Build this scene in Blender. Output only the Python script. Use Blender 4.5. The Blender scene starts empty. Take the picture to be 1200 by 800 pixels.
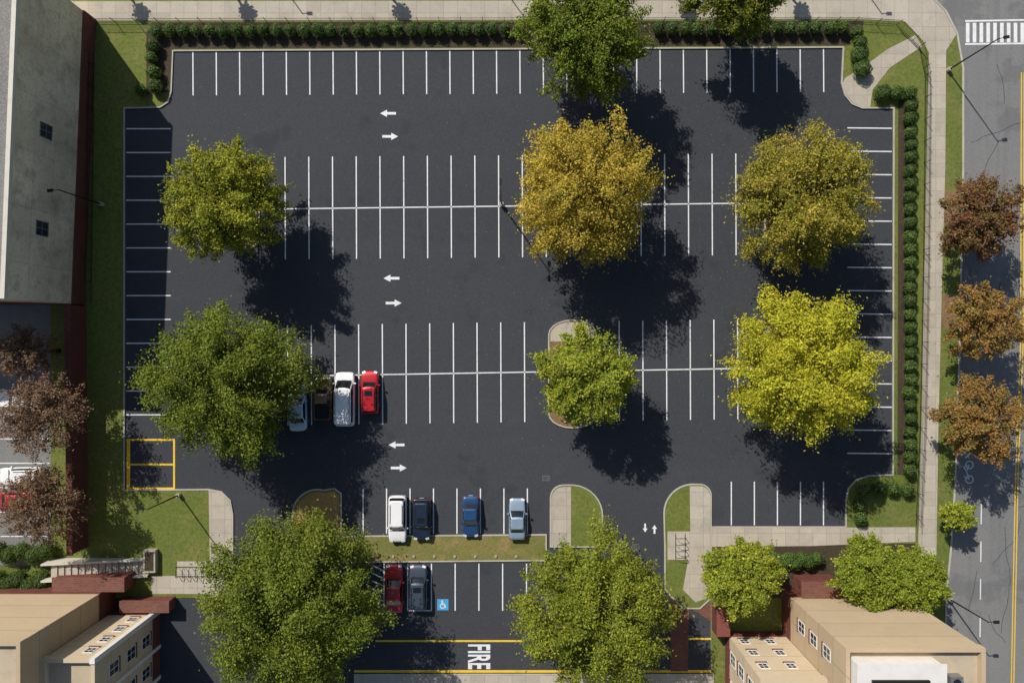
import bpy, math, random, bmesh
import numpy as np
from mathutils import Vector, Matrix
S=bpy.context.scene
HC=80.0
def P(px,py,z=None):
    x,y=(px-600)*.1,(400-py)*.1
    return (x,y) if z is None else (x,y,z)
# ---------------------------------------------------------------- materials
def new_mat(name):
    m=bpy.data.materials.new(name); m.use_nodes=True
    nt=m.node_tree; b=nt.nodes['Principled BSDF']
    return m,nt,b
def N(nt,t,**k):
    n=nt.nodes.new(t)
    for a,v in k.items():
        if a in n.inputs: n.inputs[a].default_value=v
        else: setattr(n,a,v)
    return n
def c4(c): return (c[0],c[1],c[2],1)
def noise_chain(nt,coord,base,layers):
    cur=None
    rgb=N(nt,'ShaderNodeRGB'); rgb.outputs[0].default_value=c4(base); cur=rgb.outputs[0]
    for (sc,lo,hi,col,amt,det,st) in layers:
        mp=N(nt,'ShaderNodeMapping'); mp.inputs['Scale'].default_value=(sc*st[0],sc*st[1],sc)
        mp.inputs['Location'].default_value=(sc*7.3,lo*31,hi*17)
        nt.links.new(coord,mp.inputs[0])
        no=N(nt,'ShaderNodeTexNoise'); no.inputs['Scale'].default_value=1; no.inputs['Detail'].default_value=det
        no.inputs['Roughness'].default_value=.6
        nt.links.new(mp.outputs[0],no.inputs['Vector'])
        mr=N(nt,'ShaderNodeMapRange'); mr.inputs[1].default_value=lo; mr.inputs[2].default_value=hi
        mr.inputs[3].default_value=0; mr.inputs[4].default_value=amt
        nt.links.new(no.outputs[0],mr.inputs[0])
        mx=N(nt,'ShaderNodeMix',data_type='RGBA')
        nt.links.new(mr.outputs[0],mx.inputs[0]); nt.links.new(cur,mx.inputs[6]); mx.inputs[7].default_value=c4(col)
        cur=mx.outputs[2]
    return cur
def surf(name,base,layers=(),rough=.9,bump=0,bscale=8,metal=0,slab=None,spec=.3):
    m,nt,b=new_mat(name)
    tc=N(nt,'ShaderNodeTexCoord'); co=tc.outputs['Object']
    col=noise_chain(nt,co,base,layers)
    if slab:
        br=N(nt,'ShaderNodeTexBrick'); br.offset=slab.get('off',0); br.inputs['Scale'].default_value=1
        br.inputs['Brick Width'].default_value=slab['w']; br.inputs['Row Height'].default_value=slab['h']
        br.inputs['Mortar Size'].default_value=slab['m']; br.inputs['Color1'].default_value=c4([slab.get('a',.92)]*3)
        br.inputs['Color2'].default_value=c4([1.08]*3); br.inputs['Mortar'].default_value=c4([slab.get('d',.55)]*3)
        if slab.get('vert'):
            sp=N(nt,'ShaderNodeSeparateXYZ'); cb=N(nt,'ShaderNodeCombineXYZ'); ad=N(nt,'ShaderNodeMath',operation='ADD')
            nt.links.new(co,sp.inputs[0]); nt.links.new(sp.outputs[0],ad.inputs[0]); nt.links.new(sp.outputs[1],ad.inputs[1])
            nt.links.new(ad.outputs[0],cb.inputs[0]); nt.links.new(sp.outputs[2],cb.inputs[1]); nt.links.new(cb.outputs[0],br.inputs['Vector'])
        else: nt.links.new(co,br.inputs['Vector'])
        mu=N(nt,'ShaderNodeMix',data_type='RGBA',blend_type='MULTIPLY'); mu.inputs[0].default_value=1
        nt.links.new(col,mu.inputs[6]); nt.links.new(br.outputs[0],mu.inputs[7]); col=mu.outputs[2]
    nt.links.new(col,b.inputs['Base Color'])
    b.inputs['Roughness'].default_value=rough; b.inputs['Metallic'].default_value=metal
    b.inputs['Specular IOR Level'].default_value=spec
    if bump:
        no=N(nt,'ShaderNodeTexNoise'); no.inputs['Scale'].default_value=bscale; no.inputs['Detail'].default_value=3
        nt.links.new(co,no.inputs['Vector'])
        bp=N(nt,'ShaderNodeBump'); bp.inputs['Strength'].default_value=bump; bp.inputs['Distance'].default_value=.05
        nt.links.new(no.outputs[0],bp.inputs['Height']); nt.links.new(bp.outputs[0],b.inputs['Normal'])
    return m
U=(1,1)
M={}
M['asphalt']=surf('asphalt_sealed',(.039,.042,.05),[
   (.03,.4,.62,(.045,.048,.056),.8,4,U),(.12,.5,.75,(.054,.056,.062),.45,5,(.25,2.2)),
   (.35,.6,.75,(.065,.065,.067),.35,6,U),(7,.4,.8,(.09,.092,.097),.45,4,U),(.22,.6,.68,(.029,.031,.036),.45,5,(1,1))],rough=.88,bump=.3,bscale=25,spec=.25)
M['road']=surf('asphalt_old_road',(.17,.17,.168),[
   (.05,.4,.65,(.2,.197,.19),.8,4,U),(.3,.5,.7,(.13,.13,.13),.6,6,(3,.15)),(5,.4,.75,(.25,.245,.235),.5,4,U),(.15,.58,.62,(.12,.12,.122),.5,6,U)],bump=.3,bscale=25)
M['conc']=surf('concrete_paving',(.42,.37,.30),[(.1,.4,.65,(.48,.43,.35),.7,4,U),(.6,.5,.75,(.3,.26,.21),.6,6,U),(6,.5,.8,(.2,.18,.15),.4,4,U)],slab=dict(w=1.6,h=1.6,m=.025,a=.93,d=.68))
M['kerb']=surf('kerb_concrete',(.44,.41,.35),[(.5,.45,.7,(.3,.28,.24),.7,6,U)])
M['grass']=surf('lawn_grass',(.115,.145,.026),[(.06,.4,.62,(.17,.185,.04),.8,5,U),(.35,.5,.72,(.24,.2,.07),.65,6,U),
   (2.5,.4,.7,(.06,.09,.016),.75,5,U),(9,.45,.75,(.22,.24,.06),.55,3,U)],bump=1,bscale=12)
M['drygrass']=surf('dry_grass',(.21,.19,.055),[(.12,.42,.6,(.14,.16,.035),.9,5,U),(.5,.5,.66,(.32,.22,.1),.8,6,U),(4,.4,.75,(.1,.09,.03),.7,5,U)],bump=1,bscale=12)
M['mulch']=surf('bark_mulch',(.2,.12,.065),[(.4,.45,.7,(.11,.065,.035),.8,5,U),(5,.45,.75,(.36,.23,.12),.7,4,U)],bump=1,bscale=14)
M['pine']=surf('pine_straw',(.42,.26,.1),[(.3,.45,.6,(.25,.21,.07),.7,5,U),(5,.4,.75,(.2,.11,.05),.6,4,U)],bump=1,bscale=14)
M['darkbed']=surf('planting_bed',(.055,.04,.026),[(.4,.45,.7,(.03,.035,.015),.8,5,U),(5,.45,.75,(.12,.08,.045),.6,4,U)],bump=1,bscale=14)
M['white']=surf('white_road_paint',(.74,.74,.74),[(1.2,.5,.75,(.45,.45,.46),.6,6,U),(7,.55,.75,(.2,.2,.2),.5,4,U)],rough=.7)
M['yellow']=surf('yellow_road_paint',(.78,.5,.03),[(1.2,.5,.75,(.45,.3,.05),.6,6,U)],rough=.7)
M['blue']=surf('blue_road_paint',(.06,.32,.58),[(2,.5,.75,(.1,.3,.42),.6,6,U)],rough=.7)
M['brick']=surf('red_brick',(.14,.045,.034),[(.5,.4,.7,(.09,.032,.026),.7,5,U)],slab=dict(w=.4,h=.2,m=.02,a=.8,d=1.5,off=.5,vert=True))
M['brickpave']=surf('brick_paving',(.17,.075,.055),[(.5,.4,.7,(.12,.055,.042),.7,5,U)],slab=dict(w=.5,h=.25,m=.02,a=.8,d=1.3,off=.5))
M['oldwall']=surf('stained_render_wall',(.8,.66,.49),[(.12,.42,.62,(.6,.48,.35),.8,5,U),(.6,.5,.72,(.34,.28,.21),.7,6,(1,1)),(3,.5,.75,(.34,.29,.23),.6,5,U)],bump=.3,
   slab=dict(w=6,h=3.1,m=.03,a=.95,d=.75,vert=True))
M['gravel']=surf('gravel_roof',(.2,.19,.18),[(.2,.4,.65,(.14,.135,.13),.7,5,U),(6,.4,.75,(.35,.33,.3),.7,4,U)],bump=.5)
M['coping']=surf('metal_coping',(.6,.56,.48),[(.8,.5,.75,(.42,.4,.36),.6,5,U)],rough=.6)
M['stucco']=surf('tan_stucco',(.47,.36,.235),[(.15,.4,.65,(.42,.32,.21),.7,5,U),(2,.5,.75,(.38,.29,.19),.4,5,U)],slab=dict(w=30,h=3.2,m=.05,a=1,d=.7,vert=True))
M['cream']=surf('cream_stucco',(.56,.45,.31),[(.15,.4,.65,(.5,.4,.28),.7,5,U),(2,.5,.75,(.44,.36,.25),.4,5,U)],slab=dict(w=30,h=3.2,m=.05,a=1,d=.7,vert=True))
M['roof']=surf('membrane_roof',(.5,.41,.29),[(.15,.4,.65,(.42,.35,.25),.8,5,U),(.8,.5,.7,(.33,.27,.19),.5,5,U)])
M['wframe']=surf('white_trim',(.72,.69,.65),[(.8,.45,.7,(.58,.55,.5),.5,5,U)],rough=.5)
M['glass']=surf('window_glass',(.02,.025,.03),[(.4,.4,.6,(.05,.06,.08),.8,2,U)],rough=.08,spec=.8)
M['black']=surf('black_metal',(.015,.015,.015),rough=.5)
M['steel']=surf('galvanised_steel',(.3,.3,.3),[(2,.4,.6,(.22,.22,.22),.6,3,U)],rough=.45,metal=.6)
M['lens']=surf('lamp_lens',(.6,.6,.58),rough=.3)
M['bark']=surf('tree_bark',(.12,.085,.06),[(2,.4,.6,(.07,.05,.035),.8,5,(3,3))],bump=1,bscale=6)
M['tyre']=surf('tyre_rubber',(.012,.012,.012),rough=.8)
M['rim']=surf('alloy_rim',(.45,.45,.46),rough=.35,metal=.8)
M['trimblk']=surf('black_plastic',(.02,.02,.02),rough=.55)
M['carglass']=surf('car_glass',(.008,.01,.012),rough=.05,spec=.9)
M['headl']=surf('headlight',(.7,.72,.75),rough=.15,spec=.7)
M['taill']=surf('taillight',(.35,.01,.01),rough=.2,spec=.7)
def paint(name,c,metal=.25):
    m,nt,b=new_mat('paint_'+name)
    tc=N(nt,'ShaderNodeTexCoord')
    col=noise_chain(nt,tc.outputs['Object'],c,[(1.1,.5,.8,tuple(x*.75+.03 for x in c),.4,4,U)])
    nt.links.new(col,b.inputs['Base Color'])
    b.inputs['Metallic'].default_value=metal; b.inputs['Roughness'].default_value=.35
    b.inputs['Coat Weight'].default_value=.8; b.inputs['Coat Roughness'].default_value=.06
    return m
def leafmat():
    m,nt,b=new_mat('leaf_foliage')
    at=N(nt,'ShaderNodeAttribute',attribute_name='Col')
    b.inputs['Roughness'].default_value=.6; b.inputs['Specular IOR Level'].default_value=.2
    nt.links.new(at.outputs['Color'],b.inputs['Base Color'])
    tr=N(nt,'ShaderNodeBsdfTranslucent')
    nt.links.new(at.outputs['Color'],tr.inputs['Color'])
    mx=N(nt,'ShaderNodeMixShader'); mx.inputs[0].default_value=.35
    nt.links.new(b.outputs[0],mx.inputs[1]); nt.links.new(tr.outputs[0],mx.inputs[2])
    nt.links.new(mx.outputs[0],nt.nodes['Material Output'].inputs[0])
    return m
M['leaf']=leafmat()
# ---------------------------------------------------------------- mesh builder
class MB:
    def __init__(s): s.v=[];s.f=[];s.m=[];s.mats=[]
    def mi(s,mat):
        if isinstance(mat,str): mat=M[mat]
        if mat not in s.mats: s.mats.append(mat)
        return s.mats.index(mat)
    def face(s,vs,mat):
        o=len(s.v); s.v+= [tuple(v) for v in vs]; s.f.append(tuple(range(o,o+len(vs)))); s.m.append(s.mi(mat))
    def box(s,x0,x1,y0,y1,z0,z1,mat,T=None):
        c=[(x0,y0,z0),(x1,y0,z0),(x1,y1,z0),(x0,y1,z0),(x0,y0,z1),(x1,y0,z1),(x1,y1,z1),(x0,y1,z1)]
        if T: c=[tuple(T@Vector(p)) for p in c]
        o=len(s.v); s.v+=c; k=s.mi(mat)
        for f in ((0,3,2,1),(4,5,6,7),(0,1,5,4),(1,2,6,5),(2,3,7,6),(3,0,4,7)):
            s.f.append(tuple(o+i for i in f)); s.m.append(k)
    def prism(s,poly,z0,z1,mat,side=None):
        a=sum(poly[i-1][0]*poly[i][1]-poly[i][0]*poly[i-1][1] for i in range(len(poly)))
        if a<0: poly=poly[::-1]
        n=len(poly); o=len(s.v); s.v+=[(p[0],p[1],z1) for p in poly]+[(p[0],p[1],z0) for p in poly]
        s.f.append(tuple(range(o,o+n))); s.m.append(s.mi(mat)); k=s.mi(side or mat)
        for i in range(n):
            j=(i+1)%n; s.f.append((o+n+i,o+n+j,o+j,o+i)); s.m.append(k)
    def tube(s,pts,rad,mat,n=6,cap=True):
        pts=[Vector(p) for p in pts]; o=len(s.v); k=s.mi(mat)
        for i,p in enumerate(pts):
            d=(pts[min(i+1,len(pts)-1)]-pts[max(i-1,0)]).normalized()
            a=d.orthogonal().normalized() if abs(d.z)<.99 else Vector((1,0,0)); a=(a-d*a.dot(d)).normalized(); b=d.cross(a)
            r=rad[i] if hasattr(rad,'__len__') else rad
            for j in range(n):
                t=2*math.pi*j/n; s.v.append(tuple(p+a*math.cos(t)*r+b*math.sin(t)*r))
        for i in range(len(pts)-1):
            for j in range(n):
                q=(j+1)%n; s.f.append((o+i*n+j,o+i*n+q,o+(i+1)*n+q,o+(i+1)*n+j)); s.m.append(k)
        if cap:
            s.f.append(tuple(o+j for j in range(n))[::-1]); s.m.append(k)
            s.f.append(tuple(o+(len(pts)-1)*n+j for j in range(n))); s.m.append(k)
    def done(s,name,parent=None,smooth=False,loc=None,rotz=0):
        me=bpy.data.meshes.new(name); me.from_pydata(s.v,[],s.f)
        for m in s.mats: me.materials.append(m)
        me.polygons.foreach_set('material_index',s.m)
        if smooth: me.polygons.foreach_set('use_smooth',[True]*len(s.f))
        me.update(); ob=bpy.data.objects.new(name,me); S.collection.objects.link(ob)
        if parent: ob.parent=parent
        if loc: ob.location=loc
        ob.rotation_euler[2]=rotz
        return ob
def empty(name,loc=(0,0,0),rotz=0):
    e=bpy.data.objects.new(name,None); S.collection.objects.link(e); e.location=loc; e.rotation_euler[2]=rotz; e.empty_display_size=.5
    return e
def PP(l): return [P(*q) for q in l]
def slab(name,pts,z1,mat,z0=-.05,side=None):
    b=MB(); b.prism(PP(pts),z0,z1,mat,side or mat); return b.done(name)
def strip(b,pts,w,z0,z1,mat,closed=False):
    q=[Vector(P(*p)) for p in pts]; n=len(q); L=[];R=[]
    for i in range(n):
        if closed: d0=(q[i]-q[i-1]).normalized(); d1=(q[(i+1)%n]-q[i]).normalized()
        else:
            d0=(q[i]-q[max(i-1,0)]).normalized() if i>0 else (q[1]-q[0]).normalized()
            d1=(q[min(i+1,n-1)]-q[i]).normalized() if i<n-1 else d0
        d=(d0+d1).normalized(); nn=Vector((-d.y,d.x)); k=1/max(.5,nn.dot(Vector((-d1.y,d1.x))))
        L.append(q[i]+nn*w/2*k); R.append(q[i]-nn*w/2*k)
    m=n if closed else n-1
    for i in range(m):
        j=(i+1)%n; l0,l1,r0,r1=L[i],L[j],R[i],R[j]
        b.face([(r0.x,r0.y,z1),(r1.x,r1.y,z1),(l1.x,l1.y,z1),(l0.x,l0.y,z1)],mat)
        if z0 is not None:
            b.face([(l0.x,l0.y,z1),(l1.x,l1.y,z1),(l1.x,l1.y,z0),(l0.x,l0.y,z0)],mat)
            b.face([(r1.x,r1.y,z1),(r0.x,r0.y,z1),(r0.x,r0.y,z0),(r1.x,r1.y,z0)],mat)
def arc(cx,cy,r,a0,a1,n=10,ry=None):
    ry=ry or r
    return [(cx+r*math.cos(math.radians(a0+(a1-a0)*i/n)),cy+ry*math.sin(math.radians(a0+(a1-a0)*i/n))) for i in range(n+1)]
# ---------------------------------------------------------------- ground
b=MB(); b.face([(-1500,-1500,-.06),(1500,-1500,-.06),(1500,1500,-.06),(-1500,1500,-.06)],'grass'); b.done('ground')
b=MB(); x0,y0=P(100,1300); x1,y1=P(1060,40); b.face([(x0,y0,0),(x1,y0,0),(x1,y1,0),(x0,y1,0)],'asphalt'); b.done('parking_lot_pavement')
b=MB(); x0,y0=P(-500,662); x1,y1=P(100,357); b.face([(x0,y0,.004),(x1,y0,.004),(x1,y1,.004),(x0,y1,.004)],'road'); b.done('neighbouring_lot_pavement')
b=MB(); x0,y0=P(1070,1600); x1,y1=P(1400,-800); b.face([(x0,y0,-.004),(x1,y0,-.004),(x1,y1,-.004),(x0,y1,-.004)],'road'); b.done('street_road')
westEdge=[(988,56),(203,60),(201,108),(197,120),(188,126),(146,127),(146,574),(244,573),(260,576),(270,586),(273,602),(273,700)]
slab('lawn_northwest',[(60,-160),(988,-160)]+westEdge+[(60,700)],.10,'grass',side='kerb')
eastEdge=[(988,56),(986,98),(990,112),(998,122),(1010,127),(1047,127),(1046,556),(1018,557),(1003,562),(994,572),(991,586),(991,617),(833,617)]
roadEdge=[(1072,-160),(1080,-30),(1090,-4),(1108,14),(1121,40),(1128,80),(1128,200),(1124,400),(1119,560),(1114,640),(1108,700),(1108,1300)]
slab('lawn_east',eastEdge+[(833,900),(833,1300)]+roadEdge[::-1]+[(988,-160)],.102,'grass',side='kerb')
b=MB()
strip(b,westEdge[:12],.15,-.03,.135,'kerb'); strip(b,eastEdge,.15,-.03,.137,'kerb'); strip(b,roadEdge,.22,-.03,.139,'kerb'); b.done('lot_kerb')
slab('north_sidewalk',[(-400,3),(1002,1),(1002,23),(600,24),(100,25),(-400,25)],.112,'conc')
slab('corner_sidewalk',[(1002,1),(1060,-2),(1074,-40),(1079,-30),(1089,-3),(1107,15),(1120,41),(1108,60),(1088,62),(1078,45),(1060,26),(1002,23)],.114,'conc')
slab('corner_path',[(986.9,98),(991,111),(999,121),(1010,126),(1019,126),(1022,106),(1042,80),(1080,55),(1072,42),(1040,58),(1010,80),(990,92)],.118,'conc')
slab('east_sidewalk',[(1088,61),(1108,59),(1107,200),(1104,300),(1099,500),(1096,690),(1074,690),(1079,500),(1083,300),(1086,150)],.113,'conc')
slab('south_walk',[(834,618),(1072,617),(1072,634),(950,639),(834,640)],.116,'conc')
slab('southeast_planting_bed',[(835,640),(1072,636),(1072,700),(835,700)],.108,'darkbed')
slab('west_walk',[(245,574),(260,577),(269,587),(272,602),(272,699),(247,699)],.112,'conc')
slab('west_cross_walk',[(178,674),(247,674),(247,695),(178,695)],.116,'conc')
slab('planting_bed_north',[(178,27),(1012,25),(1008,45),(996,46),(996,54),(204,58),(200,108),(172,112),(172,40)],.106,'darkbed')
slab('planting_bed_east',[(1022,106),(1076,106),(1076,200),(1073,545),(1070,556),(1072,612),(995,614),(995,575),(1006,562),(1049,560),(1050,128),(1022,127)],.108,'grass')
slab('hedge_mulch_bed',[(1052,118),(1071,118),(1070,556),(1051,556)],.114,'darkbed')
slab('front_walk',[(415,789),(836,789),(836,1200),(415,1200)],.12,'conc')
slab('brick_walk',[(786,690),(808,690),(806,786),(786,786)],.02,'brickpave')
slab('brick_entry_pavement',[(812,690),(850,690),(850,738),(812,714)],.03,'brickpave')
slab('verge_tree_pit',[(1106,225),(1124,225),(1123,262),(1106,262)],.107,'mulch')
slab('verge_tree_pit',[(1104,345),(1122,345),(1121,385),(1103,385)],.107,'mulch')
def island(name,pts,mat,extra=None):
    b=MB(); b.prism(PP(pts),-.03,.10,mat,'kerb'); 
    if extra:
        for e,m,z in extra: b.prism(PP(e),-.02,z,m)
    strip(b,pts,.15,-.03,.14,'kerb',closed=True); return b.done(name)
island('kerb_island',arc(372,603,29,180,285,10,30)+[(392,572),(400,578),(400,628),(640,626),(640,656),(400,658),(343,658)],'drygrass',
  [(arc(373,604,26,180,285,10,28)+[(391,575),(397,580),(397,626),(392,640),(372,648),(350,640),(346,620)],'pine',.104)])
island('kerb_island',[(645,628),(645,585)]+arc(660,583,15,180,270,5)+[(672,568)]+arc(670,604,36,-85,0,8)+[(706,626),(700,640),(645,640)],'grass',
  [([(646,640),(646,585)]+arc(660,584,14,180,270,5)+[(669,570),(669,640)],'conc',.108)])
island('kerb_island',[(833,700),(833,585)]+arc(820,580,13,0,-80,5)+[(810,567)]+arc(812,601,34,-95,-180,8)+[(779,640),(779,690),(800,712),(820,712)],'grass',
  [([(832,698),(832,585)]+arc(820,581,12,0,-80,5)+[(808,569),(809,640),(800,690),(815,705)],'conc',.108),([(782,622),(809,622),(809,655),(782,655)],'conc',.106)])
island('tree_island',arc(671,392,28,180,360,10,17)+arc(671,484,28,0,180,10,17),'mulch',
  [(arc(671,392,26,180,360,10,15)+[(697,400),(645,400)],'conc',.106)])
for (x,y,h) in [(288,248,48),(290,442,56),(676,240,54),(912,243,54),(914,428,54)]:
    island('tree_island',arc(x,y-h+18,16,180,360,8,14)+arc(x,y+h-18,16,0,180,8,14),'mulch')
# ---------------------------------------------------------------- markings
b=MB(); Z=.006
def ln(x0,y0,x1,y1,w=.13,mat='white',z=Z): strip(b,[(x0,y0),(x1,y1)],w,None,z,mat)
for i in range(28):
    x=226+27.37*i; t=i/27; ln(x,60-3*t,x+.3,112-4*t)
for i in range(13): ln(148,151+27.9*i,200,151+27.9*i)
ln(318,245,884,238)
for i in range(20):
    x=334+27.8*i; t=i/19; ln(x,184-4*t,x+.4,304-5*t)
ln(345,440.5,900,431)
for i in range(20):
    x=337+27.75*i; t=i/19
    if 640<x<705: continue
    ln(x,381-7*t,x+.4,498-7*t)
for i in range(15): ln(993,150+27.2*i,1045,150.5+27.2*i)
for i in range(8):
    x=425.5+27.5*i; ln(x,572,x,625)
for i in range(5): ln(857+27*i,564,857+27*i,615)
for i in range(6): 
    x=450+27.8*i; ln(x,660,x,715)
ln(478,715,506,715); ln(617,660,617,700)
for k in range(6): ln(436,662+9*k,449,668+9*k,.14)
b.done('parking_bay_lines')
b=MB(); W=.22
for a in [(148,515,205,515),(148,544,204,544),(148,572,205,572)]: ln(*a,w=W,mat='yellow')
ln(150.5,516,150.5,571,w=.42,mat='yellow',z=.01); ln(204,516,204,571,w=W,mat='yellow',z=.01)
ln(440,750.5,612,750.5,.22,'yellow'); ln(770,748,850,748,.22,'yellow')
ln(415,786,836,786,.3,'yellow'); b.done('yellow_lane_lines')
b=MB()
strip(b,[(415,789.5),(836,789.5)],.15,-.03,.15,'kerb'); b.done('front_kerb')
def arrow(px,py,dirn,rot=0):
    b=MB(); x,y=P(px,py); d=dirn
    pts=[(-.9,-.15),(.15,-.15),(.15,-.42),(.95,0),(.15,.42),(.15,.15),(-.9,.15)]
    if rot: pts=[(-q[1]*.7,q[0]*.55) for q in pts]
    b.face([(x+d*p[0],y+p[1]*d,Z) for p in pts],'white'); b.done('direction_arrow_marking')
for a in [(455,133,-1),(457,160,1),(459,326,-1),(461,355,1),(465,521,-1),(467,548,1),(756,618,-1,1),(767,620,1,1)]: arrow(*a)
cu=bpy.data.curves.new('fire_lane_lettering','FONT'); cu.body='FIRE'; cu.size=1; cu.align_x='CENTER'; cu.align_y='CENTER'; cu.offset=.022
to=bpy.data.objects.new('tmp',cu); S.collection.objects.link(to); bpy.context.view_layer.update()
me=bpy.data.meshes.new_from_object(to); bpy.data.objects.remove(to)
fo=bpy.data.objects.new('fire_lane_lettering',me); S.collection.objects.link(fo); me.materials.clear(); me.materials.append(M['white'])
co=[v.co for v in me.vertices]; xs=[c.x for c in co]; ys=[c.y for c in co]
cx,cy,wx,wy=(max(xs)+min(xs))/2,(max(ys)+min(ys))/2,max(xs)-min(xs),max(ys)-min(ys)
for v in me.vertices:
    u=(v.co.x-cx)/wx*2.9; w=(v.co.y-cy)/wy*2.6
    v.co=(w,-u,0)
fo.location=P(561.5,769,Z)
b=MB(); x,y=P(519,708)
b.face([(x-.65,y-.65,Z),(x+.65,y-.65,Z),(x+.65,y+.65,Z),(x-.65,y+.65,Z)],'blue')
def ring(cx,cy,r,w,a0,a1,z,mat,n=16):
    for i in range(n):
        t0=math.radians(a0+(a1-a0)*i/n); t1=math.radians(a0+(a1-a0)*(i+1)/n)
        b.face([(cx+(r-w)*math.cos(t0),cy+(r-w)*math.sin(t0),z),(cx+r*math.cos(t0),cy+r*math.sin(t0),z),(cx+r*math.cos(t1),cy+r*math.sin(t1),z),(cx+(r-w)*math.cos(t1),cy+(r-w)*math.sin(t1),z)],mat)
def seg(x0,y0,x1,y1,w,z,mat):
    d=Vector((x1-x0,y1-y0)).normalized(); n=Vector((-d.y,d.x))*w/2
    b.face([(x0-n.x,y0-n.y,z),(x1-n.x,y1-n.y,z),(x1+n.x,y1+n.y,z),(x0+n.x,y0+n.y,z)],mat)
ring(x-.05,y-.15,.3,.08,100,370,Z+.004,'white'); ring(x-.1,y+.42,.09,.09,0,360,Z+.004,'white',8)
seg(x-.1,y+.34,x-.08,y+.02,.1,Z+.005,'white'); seg(x-.08,y+.03,x+.2,y+.03,.09,Z+.006,'white'); seg(x+.2,y+.05,x+.34,y-.35,.09,Z+.007,'white'); seg(x-.09,y+.18,x+.14,y+.18,.07,Z+.008,'white')
b.done('accessible_bay_marking')
b=MB()
for k in range(30): ln(1134+8*k,27,1134+8*k,50,.42)
ln(1131,25,1300,22,.2,z=.01); ln(1131,52,1300,50,.2,z=.01)
b.done('zebra_crossing')
b=MB()
for off in (0,3): strip(b,[(1197+off,85),(1196+off,400),(1190+off,560),(1185+off,800),(1183+off,1300)],.12,None,Z,'yellow')
for k in range(16): 
    y=590+44*k; ln(1150-.01*(y-590),y,1150-.01*(y-562),y+24,.12)
b.done('street_lane_lines')
b=MB(); x,y=P(1136,553); 
for s in(-1,1): ring(x,y+s*.85,.5,.12,0,360,Z,'white')
for q in [(x,y+.85,x-.35,y+.1),(x,y-.85,x-.35,y+.1),(x,y-.85,x-.6,y-.5),(x-.35,y+.1,x-.65,y+.55),(x,y+.85,x-.75,y+.6)]: seg(*q,.11,Z+.003,'white')
seg(x+.9,y+1.7,x+.2,y+2.3,.2,Z,'white'); seg(x-.5,y+1.7,x+.2,y+2.3,.2,Z+.003,'white')
b.done('bike_lane_marking')
rs=random.Random(5); b=MB()
for s in range(14):
    x=rs.uniform(1130,1230); y=rs.uniform(60,780); pts=[(x,y)]; a=rs.choice([1.57,1.57,0])+rs.uniform(-.2,.2)
    for k in range(rs.randint(4,12)):
        a+=rs.uniform(-.35,.35); x+=math.cos(a)*8; y+=math.sin(a)*8
        if x<1130: break
        pts.append((x,y))
    if len(pts)>2: strip(b,pts,.06,None,.003,'asphalt')
b.done('crack_sealing')
# storm drains
for (px,py) in [(240,640),(1042,340),(640,560),(745,640),(300,690)]:
    b=MB(); x,y=P(px,py)
    if px in(240,1042): continue
    b.face([(x-.45,y-.3,.005),(x+.45,y-.3,.005),(x+.45,y+.3,.005),(x-.45,y+.3,.005)],'steel')
    for k in range(6): b.face([(x-.38+.14*k,y-.24,.009),(x-.31+.14*k,y-.24,.009),(x-.31+.14*k,y+.24,.009),(x-.38+.14*k,y+.24,.009)],'black')
    b.done('storm_drain_grate')
# ---------------------------------------------------------------- foliage
def leaf_mesh(name,cent,size,nrm,col,parent=None):
    n=len(cent); rng=np.random.default_rng(n)
    nrm=nrm/np.linalg.norm(nrm,axis=1,keepdims=True)
    r=rng.normal(size=(n,3)); a=np.cross(nrm,r); a/=np.linalg.norm(a,axis=1,keepdims=True); bb=np.cross(nrm,a)
    s=size[:,None]; v=np.stack([cent-a*s,cent-bb*s*.6+nrm*s*.12,cent+a*s,cent+bb*s*.6+nrm*s*.12],1).reshape(-1,3)
    me=bpy.data.meshes.new(name); me.vertices.add(4*n); me.vertices.foreach_set('co',v.ravel())
    me.loops.add(4*n); me.loops.foreach_set('vertex_index',np.arange(4*n)); me.polygons.add(n)
    me.polygons.foreach_set('loop_start',np.arange(n)*4); me.polygons.foreach_set('loop_total',np.full(n,4))
    at=me.color_attributes.new('Col','FLOAT_COLOR','POINT')
    c=np.ones((n,4)); c[:,:3]=np.clip(col,0.003,.75); at.data.foreach_set('color',np.repeat(c,4,0).ravel())
    me.materials.append(M['leaf']); me.update(); me.validate()
    ob=bpy.data.objects.new(name,me); S.collection.objects.link(ob)
    if parent: ob.parent=parent
    return ob
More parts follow.
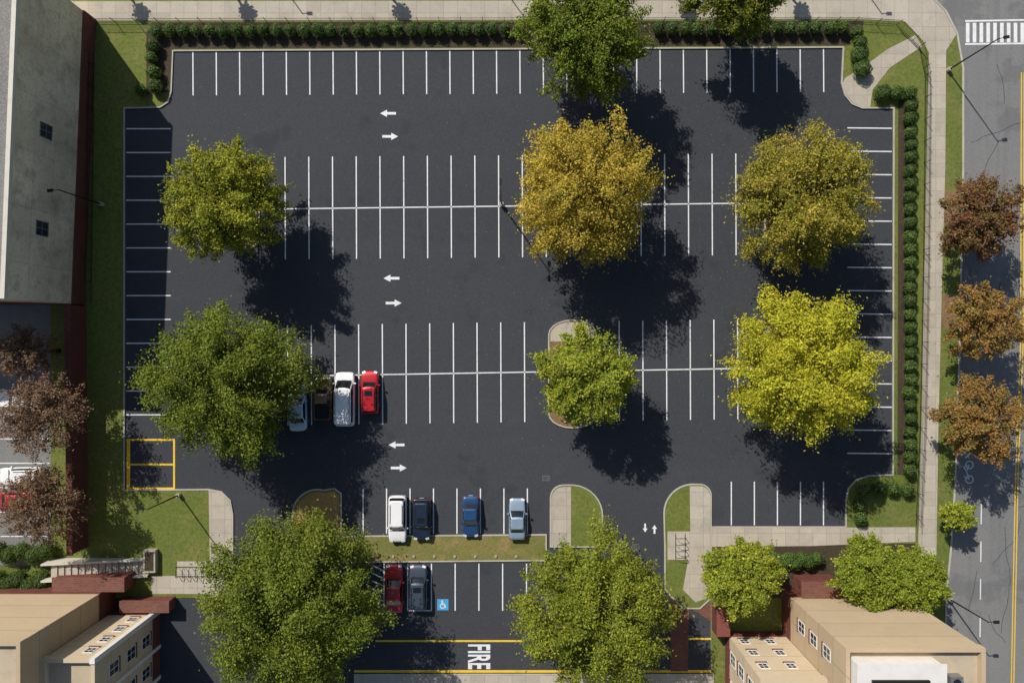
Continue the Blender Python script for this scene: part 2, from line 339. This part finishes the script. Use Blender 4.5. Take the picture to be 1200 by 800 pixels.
def tree(name,px,py,r,zc,cols,seed,dens=1.0,leaf=.13,flat=.8,gap=0.0,asp=1.0):
    rng=np.random.default_rng(seed); random.seed(seed)
    k=1-zc/HC; x,y=(px-600)*.1*k,(400-py)*.1*k; R=r*.1*(1-(zc+1)/HC)
    e=empty(name,(x,y,.1)); h0=zc-R*flat
    nl=int(60+R*21)
    ph=rng.uniform(0,6.28,6); am=rng.uniform(.02,.06,6)
    def outline(t): return 1+sum(am[i]*np.sin((i+2)*t+ph[i]) for i in range(6))
    L=[]
    for i in range(nl):
        t=rng.uniform(0,2*math.pi); u=rng.uniform(-.8,1); rr=(rng.uniform(.04,1)**.5)
        ct=math.sqrt(max(0,1-max(u,-.3)**2*.85)) 
        rad=rr*ct*outline(t)*.9*R
        L.append((rad*math.cos(t)*asp,rad*math.sin(t),zc-.1+u*rr*R*flat*.85, t, rng.uniform(.07,.165)*R*(1.15-.3*rr)))
    L=np.array(L)
    b=MB(); tr=.16+.022*R
    top=Vector((rng.normal()*.2,rng.normal()*.2,zc+R*.25))
    tp=[Vector((0,0,-.1)),Vector((0,0,.4)),Vector((.05,0,h0*.6+.5)),Vector((top.x*.6,top.y*.6,zc*.8)),top]
    b.tube(tp,[tr*1.6,tr,tr*.85,tr*.6,.04],'bark',8)
    for i in range(0,nl,3):
        q=Vector(L[i][:3]); z0=max(h0*.55,q.z-.45*R-.4*math.hypot(q.x,q.y)*.6); z0=min(z0,zc*.95)
        st=Vector((0,0,z0)); mid=st.lerp(q,.5)+Vector((rng.normal()*.2,rng.normal()*.2,.12*R*.5))
        b.tube([st,st.lerp(mid,.5)+Vector((0,0,.1)),mid,q],[tr*.4,tr*.3,tr*.2,.025],'bark',5,False)
    b.done('trunk_and_limbs',e,True)
    per=int(dens*400*(R/6)**.6); C=[];Nn=[];CO=[]
    cols=[np.array(c)*1.55 for c in cols]
    for (lx,ly,lz,t,s) in L:
        m=int(per*(s/(.145*R))**2)+8
        d=rng.normal(size=(m,3)); d/=np.linalg.norm(d,axis=1,keepdims=True); rr=rng.uniform(.1,1,size=(m,1))**.5
        loc=d*rr*s*np.array([1.65,.8,.55]); spk=rng.random((m,1))<.2; loc=np.where(spk,loc*rng.uniform(1.1,1.9,(m,1)),loc)
        tt=t+rng.normal()*.35; R2=np.array([[math.cos(tt),-math.sin(tt)],[math.sin(tt),math.cos(tt)]]); loc[:,:2]=loc[:,:2]@R2.T
        c=loc+np.array([lx,ly,lz]); c[:,2]-=.05*(loc[:,0]**2+loc[:,1]**2); out=c-np.array([0,0,zc-R*.3]); out/=np.linalg.norm(out,axis=1,keepdims=True)
        C.append(c); Nn.append(rng.normal(size=(m,3))*.65+d*.3+out*.4+np.array([-.1,.15,.65]))
        w=rng.dirichlet(np.ones(len(cols))*.9); base=sum(w[i]*cols[i] for i in range(len(cols)))*rng.uniform(.72,1.18)
        pick=rng.integers(0,len(cols),m); pc=np.array(cols)[pick]
        col=(base*.6+pc*.4)*rng.uniform(.55,1.35,(m,1)); CO.append(col)
    m=int(per*nl*.08); d=rng.normal(size=(m,3)); d/=np.linalg.norm(d,axis=1,keepdims=True); q=rng.uniform(.2,1,(m,1))**.5
    t=np.arctan2(d[:,1],d[:,0]); d=d*q*R*.92*np.array([asp,1,flat]); d[:,:2]*=outline(t)[:,None]; d[:,2]+=zc
    C.append(d);Nn.append(rng.normal(size=(m,3))+np.array([0,0,.6])); CO.append(np.array(cols)[rng.integers(0,len(cols),m)]*rng.uniform(.5,1.2,(m,1)))
    C=np.concatenate(C);Nn=np.concatenate(Nn);CO=np.concatenate(CO)
    if gap>0: 
        keep=rng.random(len(C))>gap; C,Nn,CO=C[keep],Nn[keep],CO[keep]
    leaf_mesh('crown_foliage',C,rng.uniform(.55,1.3,len(C))*leaf,Nn,CO,e)
    return len(C)
YG=[(.21,.22,.02),(.30,.28,.025),(.13,.16,.015)]
GR=[(.125,.16,.018),(.17,.185,.022),(.08,.115,.013)]
OR=[(.42,.29,.045),(.34,.28,.04),(.25,.21,.025)]
OL=[(.25,.22,.03),(.33,.25,.04),(.17,.18,.022)]
YE=[(.35,.33,.025),(.27,.30,.02),(.41,.35,.03)]
LG=[(.23,.27,.03),(.31,.30,.035),(.15,.2,.02)]
DG=[(.09,.135,.014),(.13,.165,.018),(.17,.18,.018)]
RD=[(.2,.075,.04),(.12,.065,.035),(.15,.13,.035)]
RO=[(.29,.15,.045),(.23,.13,.04),(.17,.15,.035)]
BR=[(.16,.1,.06),(.12,.08,.05),(.22,.13,.07)]
tot=0
for a in [('shade_tree',260,236,74,7.5,YG,11),('shade_tree',262,446,99,8.0,GR,12),('autumn_tree',687,224,91,8.5,OR,13),
  ('autumn_tree',941,232,88,8,OL,14),('shade_tree',690,440,62,6.8,LG,15),('autumn_tree',940,430,92,8.5,YE,16),
  ('shade_tree',338,714,114,9,GR,17),('shade_tree',698,716,99,8.5,[GR[0],YG[0],GR[1]],18),('shade_tree',685,40,77,8.5,DG,19),('autumn_tree',862,-12,58,8,[OL[0],GR[0],GR[2]],20)]:
    tot+=tree(*a)
tot+=tree('street_tree',1152,255,52,6,RD,21,.8,gap=.2)
tot+=tree('street_tree',1156,377,48,6,RO,22,.8,gap=.3)
tot+=tree('street_tree',1150,492,52,6,RO,23,.7,gap=.35)
tot+=tree('sapling_tree',1124,604,21,3,LG,24,.5,.12)
tot+=tree('ornamental_tree',870,676,48,5.5,LG,25,1.5,.13,flat=.6)
tot+=tree('ornamental_tree',1020,672,45,5.5,[LG[2],LG[0],GR[1]],26,1.6,.13,flat=.6)
tot+=tree('ornamental_tree',1068,682,44,5.5,[LG[2],LG[0],GR[1]],27,1.6,.13,flat=.6)
tot+=tree('bare_tree',30,412,36,5.5,BR,31,.55,.12,gap=.5)
tot+=tree('bare_tree',50,487,55,6.5,BR,32,.55,.12,gap=.5)
tot+=tree('bare_tree',48,592,52,6.5,BR,33,.55,.12,gap=.5)
for i,x in enumerate([120,250,440,930,790]): tot+=tree('young_tree',x,-38,11,3.6,YG,40+i,.25,.12)
def bushes(name,lst,col,leaf=.085,n=360):
    rng=np.random.default_rng(len(lst)*7+int(lst[0][0])); C=[];Nn=[];CO=[]; core=MB(); col=np.array(col)
    core.mi(surf('hedge_core',(.02,.035,.01)))
    for (px,py,r,h) in lst:
        z=h*.5+.1; x,y=P(px,py); x+=rng.normal()*.05;y+=rng.normal()*.05; r*=rng.uniform(.92,1.08)
        rings=6;seg_=9
        for i in range(rings):
            a0=math.pi*i/rings-math.pi/2;a1=math.pi*(i+1)/rings-math.pi/2
            for j in range(seg_):
                t0=2*math.pi*j/seg_;t1=2*math.pi*(j+1)/seg_
                f=lambda a,t:(x+r*.85*math.cos(a)*math.cos(t),y+r*.85*math.cos(a)*math.sin(t),z+h*.45*math.sin(a))
                core.face([f(a0,t0),f(a0,t1),f(a1,t1),f(a1,t0)],core.mats[0])
        m=int(n*(r/.75)**2); d=rng.normal(size=(m,3)); d[:,2]=np.abs(d[:,2])*1.1-.35; d/=np.linalg.norm(d,axis=1,keepdims=True)
        bump=1+.05*np.sin(d[:,:1]*6+px)+.05*np.sin(d[:,1:2]*7+py)
        C.append(d*bump*np.array([r,r,h*.5])*rng.uniform(.9,1.03,(m,1))+np.array([x,y,z])); Nn.append(d+rng.normal(size=(m,3))*.35)
        CO.append(col*rng.uniform(.8,1.2)*rng.uniform(.6,1.35,(m,1)))
    e=empty(name); C=np.concatenate(C)
    core.done('dark_core',e); leaf_mesh('leaves',C,rng.uniform(.7,1.3,len(C))*leaf,np.concatenate(Nn),np.concatenate(CO),e)  # core is a solid dark green fill beneath the leaf quads
HG=(.12,.185,.04)
bushes('hedge_row',[(187+15.6*i,40-.1*i,.76,1.35) for i in range(28)],HG)
bushes('hedge_row',[(770+15.3*i,37-.03*i,.76,1.35) for i in range(15)]+[(1000,41,.8,1.3),(1005,54,.9,1.3),(1003,68,.98,1.4),(1006,84,1.05,1.4)],HG)
bushes('hedge_row',[(184,57,.76,1.3),(183,72,.74,1.3),(184,88,.78,1.3),(186,104,.85,1.3),(168,107,.65,1)],HG)
bushes('hedge_row',[(1030,111,.95,1.3),(1046,112,.85,1.3)]+[(1062+.4*math.sin(i*2.1),112+15.1*i,.78,1.45) for i in range(30)],HG)
bushes('hedge_row',[(1059,571,.8,1.3),(1042,571,.8,1.3),(1025,570,.78,1.3),(1008,572,.8,1.3),(1003,589,.8,1.3),(1004,605,.8,1.3)],HG)
bushes('clipped_shrub_hedge',[(905+8*i,652+4*(i%2),.8,1.4) for i in range(7)],(.12,.2,.035))
bushes('clipped_shrub_hedge',[(5+14*i,642+5*(i%2),1.1,1.6) for i in range(5)]+[(4+13*i,676+6*(i%2),1.2,1.8) for i in range(5)],(.09,.14,.025))
rng=np.random.default_rng(77); C=[];K=[]
for (px,py,sp,n_,c) in [(700,250,11,450,(.5,.34,.06)),(930,255,10,350,(.45,.3,.06)),(930,440,10,420,(.55,.45,.06)),(290,255,9,200,(.4,.36,.06)),(290,450,10,200,(.35,.33,.06)),(690,440,6,160,(.4,.38,.08)),(372,610,3,120,(.5,.3,.1)),(600,400,34,260,(.5,.45,.3)),(1140,380,9,400,(.35,.17,.05)),(870,20,7,150,(.4,.3,.06))]:
    q=rng.normal(size=(n_,2))*sp; x,y=P(px,py); C.append(np.stack([q[:,0]+x,q[:,1]+y,np.full(n_,.15)],1)); K.append(np.array(c)*rng.uniform(.5,1.2,(n_,1)))
C=np.concatenate(C);K=np.concatenate(K); ok=(np.abs(C[:,0])<70); C=C[ok];K=K[ok]; C[:,2]=.035
leaf_mesh('fallen_leaves',C,rng.uniform(.025,.055,len(C)),np.array([0,0,1.])+rng.normal(size=(len(C),3))*.15,K)
# ---------------------------------------------------------------- street lamps, fences, racks
def lamp(px,py,h,arm=(1,0),double=False):
    x,y=P(px,py); e=empty('street_lamp',(x,y,.0)); b=MB()
    b.tube([(0,0,0),(0,0,.7)],.24,'conc',12); b.tube([(0,0,.7),(0,0,h*.5),(0,0,h)],[.1,.08,.06],'black',8); b.done('pole',e)
    for s in ((1,-1) if double else (1,)):
        b=MB(); d=Vector((arm[0]*s,arm[1]*s,0)).normalized(); T=Matrix.Translation((0,0,h))@Matrix.Rotation(math.atan2(d.y,d.x),4,'Z')
        b.box(0,.7,-.03,.03,-.1,-.04,'black',T); b.box(.55,1.15,-.16,.16,-.12,.0,'black',T); b.box(.62,1.08,-.12,.12,-.14,-.123,'lens',T); b.done('lamp_head',e)
lamp(211,579,7.2,(-1,.2)); lamp(121,240,8,(-1,-.1)); lamp(588,240,8,(0,1),True); lamp(1110,83,8.5,(1,.2)); lamp(300,-60,8,(1,0)); lamp(560,-55,8,(1,0)); lamp(985,-50,7,(1,0)); lamp(1110,700,7,(1,0))
def fence(name,pts,h):
    b=MB()
    for i in range(len(pts)-1):
        a=Vector(P(*pts[i]));c=Vector(P(*pts[i+1])); L=(c-a).length; d=(c-a)/L; T=Matrix.Translation((a.x,a.y,.1))@Matrix.Rotation(math.atan2(d.y,d.x),4,'Z')
        for z in (.15,h-.2): b.box(0,L,-.015,.015,z,z+.03,'black',T)
        n=int(L/.18)
        for k in range(n): 
            q=k*L/n; w=.008 if k%14 else .03; b.box(q-w,q+w,-w,w,0,h if k%14 else h+.1,'black',T)
    b.done(name)
fence('metal_fence',[(112,28),(600,27),(1000,27),(1050,30),(1076,56),(1083,90),(1081,300),(1077,500),(1072,615)],1.3)
fence('metal_fence',[(112,28),(108,356)],1.3)
def rack(px,py,n=4,rot=0):
    b=MB()
    for i in range(n):
        o=(i-(n-1)/2)*.75; b.tube([(o-.0,-.55,0),(o,-.55,.6),(o+.05,-.4,.82),(o+.1,0,.88),(o+.05,.4,.82),(o,.55,.6),(o,.55,0)],.04,'black',6)
    b.box(-n*.38,n*.38,-.58,-.52,0,.04,'black'); b.box(-n*.38,n*.38,.52,.58,0,.04,'black')
    b.done('bicycle_rack',loc=P(px,py,.12),rotz=rot)
slab('bike_rack_pad',[(208,657),(243,657),(243,674),(208,674)],.11,'conc')
rack(225,669,5); rack(797,640,4,1.57)
for i in range(8):
    b=MB(); b.tube([(0,0,0),(0,0,.12)],.16,'conc',8); b.done('marker_stone',loc=P(437+24*i,651,.1))
# ---------------------------------------------------------------- buildings
def window(b,face,u,z,pos,w=1.0,h=1.3):
    T={'N':Matrix.Translation((u,pos,z)),'E':Matrix.Translation((pos,u,z))@Matrix.Rotation(-math.pi/2,4,'Z'),'W':Matrix.Translation((pos,u,z))@Matrix.Rotation(math.pi/2,4,'Z')}[face]
    b.box(-w/2,w/2,-.02,.012,-h/2,h/2,'glass',T)
    for q in (-w/2-.06,w/2-.02): b.box(q,q+.08,-.02,.06,-h/2-.003,h/2+.003,'wframe',T)
    for q in (-h/2-.06,h/2-.02): b.box(-w/2-.063,w/2+.063,-.02,.065,q,q+.08,'wframe',T)
    b.box(-.025,.025,-.02,.04,-h/2,h/2,'wframe',T); b.box(-w/2,w/2,-.02,.035,-.02,.02,'wframe',T)
    b.box(-w/2-.15,w/2+.15,-.02,.14,-h/2-.2,-h/2-.07,'brick',T)
def block(e,name,x0,x1,y0,y1,z1,wall,base=0,plinth=0,cop='coping'):
    X0,Y1=P(x0,y0);X1,Y0=P(x1,y1); b=MB()
    b.box(X0,X1,Y0,Y1,plinth,z1,wall)
    if plinth: b.box(X0-.06,X1+.06,Y0-.06,Y1+.06,base,plinth+.1,'brick')
    b.done(name+'_walls',e); b=MB()
    b.box(X0+.3,X1-.3,Y0+.3,Y1-.3,z1-.2,z1+.012,'roof'); b.done(name+'_roof',e); b=MB()
    p=.6
    b.box(X0-.1,X1+.1,Y1-.3,Y1+.1,z1-.25,z1+p,cop); b.box(X0-.1,X1+.1,Y0-.1,Y0+.3,z1-.25,z1+p,cop)
    b.box(X0-.1,X0+.3,Y0+.303,Y1-.303,z1-.25,z1+p-.003,cop); b.box(X1-.3,X1+.1,Y0+.303,Y1-.303,z1-.25,z1+p-.003,cop); b.done(name+'_parapet',e)
    return X0,X1,Y0,Y1
e=empty('rendered_masonry_building'); b=MB(); h=12.4
A=[(112,24),(98.5,357),(-300,345),(-290,12)]
b.prism(PP(A),0,h,'oldwall','oldwall'); b.done('walls',e)
b=MB(); b.prism(PP([(109,27),(96,354),(-297,342),(-287,15)]),h-.1,h+.02,'gravel'); b.done('roof',e)
b=MB(); strip(b,[(111,25.5),(97.5,355.5),(-299,344),(-289,13.5)],.45,h-.12,h+.35,'coping',closed=True)
b.done('parapet_coping',e)
b=MB(); strip(b,[(112.6,23.5),(99.2,357.6)],.14,0,2.4,'brick'); strip(b,[(99.3,357.8),(-300,345.8)],.14,0,2.4,'brick'); b.done('brick_plinth',e)
b=MB()
rot=math.atan2(13.5,333)
for (t,z) in [(.46,7.6),(.77,7.6)]:
    wx=112-13.5*t; wy=24+333*t; X,Y=P(wx,wy)
    T=Matrix.Translation((X,Y,z))@Matrix.Rotation(-math.pi/2-rot,4,'Z')
    b.box(-.75,.75,-.1,.01,-.9,.9,'glass',T)
    for q in (-.78,-.04,.7): b.box(q,q+.08,-.1,.05,-.92,.92,'steel',T)
    for q in (-.95,-.03,.87): b.box(-.79,.79,-.1,.053,q,q+.08,'steel',T)
b.done('windows',e)
b=MB(); b.prism(PP([(97,359),(102,359),(104,640),(99,640)]),-.05,3.0,'brick'); b.prism(PP([(96,359.5),(103,359.5),(105,641),(98,641)]),3.0,3.12,'brick'); b.done('brick_wall')
e=empty('stucco_office_building')
block(e,'main_block',-200,135,684,1300,15,'stucco',plinth=3,cop='stucco')
X0,X1,Y0,Y1=block(e,'wing',136,187,714,1300,12,'cream',plinth=1.5,cop='cream')
b=MB()
for z in (2.9,5.4,8,10.5): window(b,'N',P(171,0)[0],z,Y1,.9,1.1)
for k in range(12):
    for z in (3,6,9.2): window(b,'E',P(0,738+36*k)[1],z,X1,1.3,1.6)
b.done('windows',e)
b=MB(); x,y=P(187,714); b.box(x-.35,x+.18,y-.35,y+.18,0,12.75,'wframe'); 
for k in range(1,10): b.box(X1-.02,X1+.16,P(0,720+36*k)[1]-.2,P(0,720+36*k)[1]+.2,0,11.7,'wframe')
b.done('pilasters',e)
b=MB(); xa,ya=P(80,684); xb,yb=P(160,668); b.box(xa,xb,ya+.01,yb,0,2.6,'brick'); b.box(xa-.1,xb+.1,ya+.07,yb+.1,2.6,2.72,'brickpave'); b.done('brick_porch',e)
b=MB(); xa,ya=P(150,713); xb,yb=P(206,698); b.box(xa,xb,ya+.17,yb,0,1.6,'brick'); b.box(xa-.05,xb+.05,ya+.2,yb+.05,1.6,1.7,'brickpave'); b.done('brick_step_wall',e)
b=MB()
for i in range(14):
    xa,ya=P(170-7*i,672); xb,yb=P(163-7*i,656); b.box(xb,xa,ya,yb,-.05,.12+.13*i,'conc')
for yy in (654,673): 
    x0,y0=P(64,yy);x1,_=P(176,yy); b.face([(x0,y0-.1,2.4),(x1,y0-.1,.6),(x1,y0+.1,.6),(x0,y0+.1,2.4)],'coping'); b.face([(x0,y0-.1,-.05),(x1,y0-.1,-.05),(x1,y0-.1,.6),(x0,y0-.1,2.4)],'coping'); b.face([(x1,y0+.1,-.05),(x0,y0+.1,-.05),(x0,y0+.1,2.4),(x1,y0+.1,.6)],'coping')
b.done('concrete_stairs')
b=MB(); x0,y0=P(172,668);x1,y1=P(186,642)
b.box(x0,x1,y0,y1,0,.8,'conc'); b.box(x0+.2,x1-.2,y0+.2,y1-.2,.7,.82,'darkbed'); b.done('planter_box')
e=empty('stucco_apartment_building')
block(e,'main_block',916,1046,690,1300,15,'stucco',plinth=2.5,cop='stucco')
X0,X1,Y0,Y1=block(e,'wing',850,915,739,1300,11,'cream',plinth=1.5,cop='cream')
b=MB()
for z in (2.8,5.6,8.6): window(b,'N',P(863,0)[0],z,Y1,.9,1.1); window(b,'N',P(892,0)[0],z,Y1,.9,1.1)
for k in range(12):
    for z in (2.8,5.6,8.6): window(b,'W',P(0,760+34*k)[1],z,X0,1.3,1.6)
mx0,my1=P(916,690)
for z in (5.5,8.5,11.5): window(b,'W',P(0,712)[1],z,mx0,1.2,1.5)
b.done('windows',e)
b=MB(); x0,y0=P(916,860);x1,y1=P(1000,700)
b.box(x0+.5,x1,y0,y1,15,16.8,'wframe'); b.box(x0+.3,x1+.2,y0-.2,y1+.2,16.8,16.95,'wframe')
b.box(x0+1.6,x1-1.5,y0+1,y1-1.2,16.95,17.2,'black'); b.box(x0+1.8,x1-1.7,y0+1.2,y1-1.4,17.2,17.23,'glass'); b.done('rooftop_penthouse',e)
b=MB()
for (px,py) in [(1018,720),(1030,770),(1012,800)]:
    x,y=P(px,py); b.box(x-.6,x+.6,y-.5,y+.5,15,15.9,'steel'); b.tube([(x,y,15.9),(x,y,16)],.35,'black',12)
b.done('rooftop_air_units',e)
b=MB(); xa,ya=P(928,690); xb,yb=P(972,672); b.box(xa,xb,ya+.07,yb,0,2.8,'brick'); b.box(xa-.1,xb+.1,ya+.08,yb+.1,2.8,2.95,'brickpave'); 
xa,ya=P(834,737); xb,yb=P(850,705); b.box(xa,xb-.07,ya,yb,0,2.0,'brick'); b.done('brick_entry',e)
# ---------------------------------------------------------------- cars
PA=dict(white=paint('white',(.78,.78,.77),0),red=paint('red',(.5,.012,.02)),brown=paint('brown',(.24,.13,.06)),navy=paint('navy',(.015,.025,.05)),
 blue=paint('blue',(.02,.07,.17)),silver=paint('silver_blue',(.32,.42,.52),.4),paleblue=paint('pale_blue',(.5,.64,.76),.1),gray=paint('gray',(.07,.09,.12),.4),dred=paint('dark_red',(.4,.02,.025)))
def car(name,px,py,deg,kind,col,L,W,H):
    e=empty(name,P(px,py,.0),math.radians(deg)); pm=PA[col]; w=W/2; l=L/2
    prof={'sedan':[(-1,.7,.72),(-.97,.85,.86),(-.88,.96,.95),(-.7,1,1.0),(-.3,1,.96),(.1,1,.95),(.36,1,.94),(.6,.985,.86),(.85,.94,.76),(.96,.84,.68),(1,.66,.58)],
     'suv':[(-1,.78,.8),(-.98,.9,.98),(-.9,.98,1.05),(-.7,1,1.06),(-.3,1,1.04),(.1,1,1.03),(.42,1,1.03),(.65,.99,.98),(.86,.95,.9),(.96,.87,.8),(1,.7,.66)],
     'van':[(-1,.8,.85),(-.98,.92,1.0),(-.9,.98,1.08),(-.7,1,1.1),(-.3,1,1.08),(.2,1,1.06),(.6,1,1.02),(.78,.98,.94),(.9,.92,.84),(.97,.83,.74),(1,.68,.62)],
     'pickup':[(-1,.9,.9),(-.985,.96,1.02),(-.95,.98,1.05),(-.9,1,1.05),(-.5,1,1.05),(-.3,1,1.05),(-.27,1,1.05),(.1,1,1.04),(.4,1,1.04),(.65,.99,1.0),(.88,.95,.92),(.97,.87,.84),(1,.74,.7)]}[kind]
    b=MB(); rings=[]
    for (t,ws,tz) in prof:
        y=t*l; ww=w*ws; inner=tz+.035
        if kind=='pickup' and -.96<t<-.28: inner=.62
        half=[(ww*.88,.2),(ww*.98,.34),(ww,.58),(ww*.985,tz-.16),(ww*.93,tz-.03),(ww*.84,tz+.005),(ww*.8,inner-.01 if inner>.7 else inner),(ww*.4,inner)]
        rings.append([(x,y,z) for x,z in half]+[(-x,y,z) for x,z in half[::-1]])
    n=len(rings[0])
    for r in rings: b.v+=r
    k=b.mi(pm); kt=b.mi('trimblk')
    for i in range(len(rings)-1):
        for j in range(n):
            q=(j+1)%n; b.f.append((i*n+j,i*n+q,(i+1)*n+q,(i+1)*n+j))
            bed=kind=='pickup' and prof[i][0]<-.28 and prof[i][0]>-.96 and j in(5,6,7,8,9)
            b.m.append(kt if (j in(0,n-2,n-1) or bed) else k)
    b.f.append(tuple(range(n))); b.m.append(k); b.f.append(tuple(range((len(rings)-1)*n,len(rings)*n))[::-1]); b.m.append(k)
    ob=b.done('body_shell',e,True)
    bm=bmesh.new(); bm.from_mesh(ob.data); bmesh.ops.recalc_face_normals(bm,faces=bm.faces); bm.to_mesh(ob.data); bm.free()
    md=ob.modifiers.new('s','SUBSURF'); md.levels=1; md.render_levels=1
    g={'sedan':(.40,.12,-.42,-.68),'suv':(.46,.24,-.84,-.94),'van':(.68,.4,-.88,-.95),'pickup':(.42,.2,-.2,-.26)}[kind]
    zb=prof[4][2]-.03 if kind!='pickup' else 1.02
    yf0,yf1,yr1,yr0=[q*l for q in g]
    rp=[(-.66,1),(-.25,1.035),(.25,1.035),(.66,1),(.86,.965),(.96,.9),(1,.45),(1,.08),(1,.0),(1,-.45),(1,-.52),(.985,-.86),(.9,-.97),(.6,-1),(-.6,-1),(-.9,-.97),(-.985,-.86),(-1,-.52),(-1,-.45),(-1,.0),(-1,.08),(-1,.45),(-.96,.9),(-.86,.965)]
    def mk(wd,yf,yr,z,crown=0): 
        c=(yf+yr)/2; hh=(yf-yr)/2
        return [(u*wd,c+v*hh,z+crown*(1-abs(u))) for u,v in rp]
    wt=w*(.74 if kind!='van' else .82)
    lv=[mk(w*.9,yf0,yr0,zb),mk(wt*1.04,yf1+.08,yr1-.05,H-.13),mk(wt,yf1,yr1,H-.06),mk(wt*.86,yf1-.12,yr1+.12,H-.02,.03)]
    b=MB(); n=len(rp)
    for r in lv: b.v+=r
    kg=b.mi('carglass'); kp=b.mi(pm); kb=b.mi('trimblk')
    for i in range(3):
        for j in range(n):
            q=(j+1)%n; b.f.append((i*n+j,i*n+q,(i+1)*n+q,(i+1)*n+j))
            if i==0: b.m.append(kp if j in(4,22,11,15) else kb if j in(7,19,9,17) else kg)
            else: b.m.append(kp)
    b.f.append(tuple(range(3*n,4*n))); b.m.append(kp)
    ob=b.done('cabin_windows_and_roof',e,False)
    bm=bmesh.new(); bm.from_mesh(ob.data); bmesh.ops.recalc_face_normals(bm,faces=bm.faces); bm.to_mesh(ob.data); bm.free()
    b=MB()
    for sy in(.6,-.6):
        for sx in(1,-1):
            b.tube([(sx*(w-.24),sy*l,.33),(sx*(w-.01),sy*l,.33)],.33,'tyre',16); b.tube([(sx*(w-.03),sy*l,.33),(sx*(w+.005),sy*l,.33)],.21,'rim',12)
    b.done('wheels',e)
    b=MB()
    for sx in(1,-1):
        ym=yf0-.28; b.box(min(sx*w*.96,sx*(w+.2)),max(sx*w*.96,sx*(w+.2)),ym-.07,ym+.08,.92,1.08,pm)
        hz=prof[-3][2]-.06
        T=Matrix.Translation((sx*w*.66,l*.925,hz-.02))@Matrix.Rotation(-sx*.3,4,'Z')@Matrix.Rotation(-.35,4,'X'); b.box(-.2,.2,-.13,.13,-.06,.06,'headl',T)
        tz=prof[1][2]; T=Matrix.Translation((sx*w*.76,-l*.96,tz-.08))@Matrix.Rotation(sx*.25,4,'Z'); b.box(-.17,.17,-.06,.07,-.12,.05,'taill',T)
        if kind in('suv','van'): b.box(sx*wt*.86-.025,sx*wt*.86+.025,yr1+.4,yf1-.35,H-.02,H+.045,'trimblk')
        T=Matrix.Translation((sx*.3-.1,yf0-.02,zb+.09)); b.box(-.3,.3,-.02,.02,0,.03,'trimblk',T)
    b.box(-w*.42,w*.42,l-.06,l+.005,.42,.56,'trimblk'); b.box(-.26,.26,-l-.01,-l+.05,.5,.64,'headl')
    if col in('navy','gray','red') and kind!='pickup': b.box(-w*.42,w*.42,yf1-.95,yf1-.35,H-.0,H+.018,'carglass')
    b.box(-w*.8,w*.8,yf0+.03,yf0+.07,prof[-5][2]+.03,prof[-5][2]+.045,'trimblk')
    b.done('lights_mirrors_trim',e)
car('parked_car',351,477,2,'sedan','paleblue',5.4,2.1,1.5)
car('pickup_truck',380,466,0,'pickup','brown',5.0,2.05,1.75)
car('parked_van',406,467,0,'van','white',6.3,2.3,2.1)
car('parked_suv',435,459,0,'suv','red',5.0,2.05,1.7)
car('parked_suv',467,606,180,'suv','white',5.4,2.15,1.75)
car('parked_car',495,606,180,'suv','navy',4.8,2.1,1.65)
car('parked_car',552,603,180,'sedan','blue',4.8,2.0,1.5)
car('parked_car',606,606,0,'sedan','silver',4.8,1.95,1.5)
car('parked_car',463,687,0,'sedan','dred',5.6,2.1,1.5)
car('parked_suv',491,685,0,'suv','gray',5.2,2.1,1.65)
car('parked_car',28,468,88,'sedan','white',4.9,1.95,1.5)
car('parked_suv',30,556,91,'suv','white',5.0,2.05,1.7)
car('parked_car',20,584,90,'sedan','dred',4.8,1.95,1.5)
b=MB()
for k in range(9): ln(-40,400+28.5*k,58,400+28.5*k,.12,z=.012)
b.done('neighbouring_lot_lines')
# ---------------------------------------------------------------- light and camera
w=bpy.data.worlds.new('World'); S.world=w; w.use_nodes=True; nt=w.node_tree
sv=Vector((-.70,.98,1.0)).normalized(); el=math.asin(sv.z)
sky=nt.nodes.new('ShaderNodeTexSky'); sky.sky_type='NISHITA'; sky.sun_disc=False; sky.sun_elevation=el; sky.sun_rotation=math.atan2(sv.x,sv.y)
bg=nt.nodes['Background']; bg.inputs[1].default_value=.09; nt.links.new(sky.outputs[0],bg.inputs[0])
ld=bpy.data.lights.new('sun','SUN'); ld.energy=5.0; ld.angle=math.radians(.5); ld.color=(1,.95,.87)
lo=bpy.data.objects.new('sun',ld); S.collection.objects.link(lo); lo.rotation_euler=sv.to_track_quat('Z','Y').to_euler(); lo.location=(-50,60,90)
cd=bpy.data.cameras.new('camera'); cd.lens=24; cd.sensor_width=36; cd.clip_end=4000; cam=bpy.data.objects.new('camera',cd); S.collection.objects.link(cam)
cam.location=(0,0,HC); cam.rotation_euler=(0,0,0); S.camera=cam
S.view_settings.view_transform='Standard'; S.view_settings.look='None'; S.view_settings.exposure=0
print('LEAVES',tot)
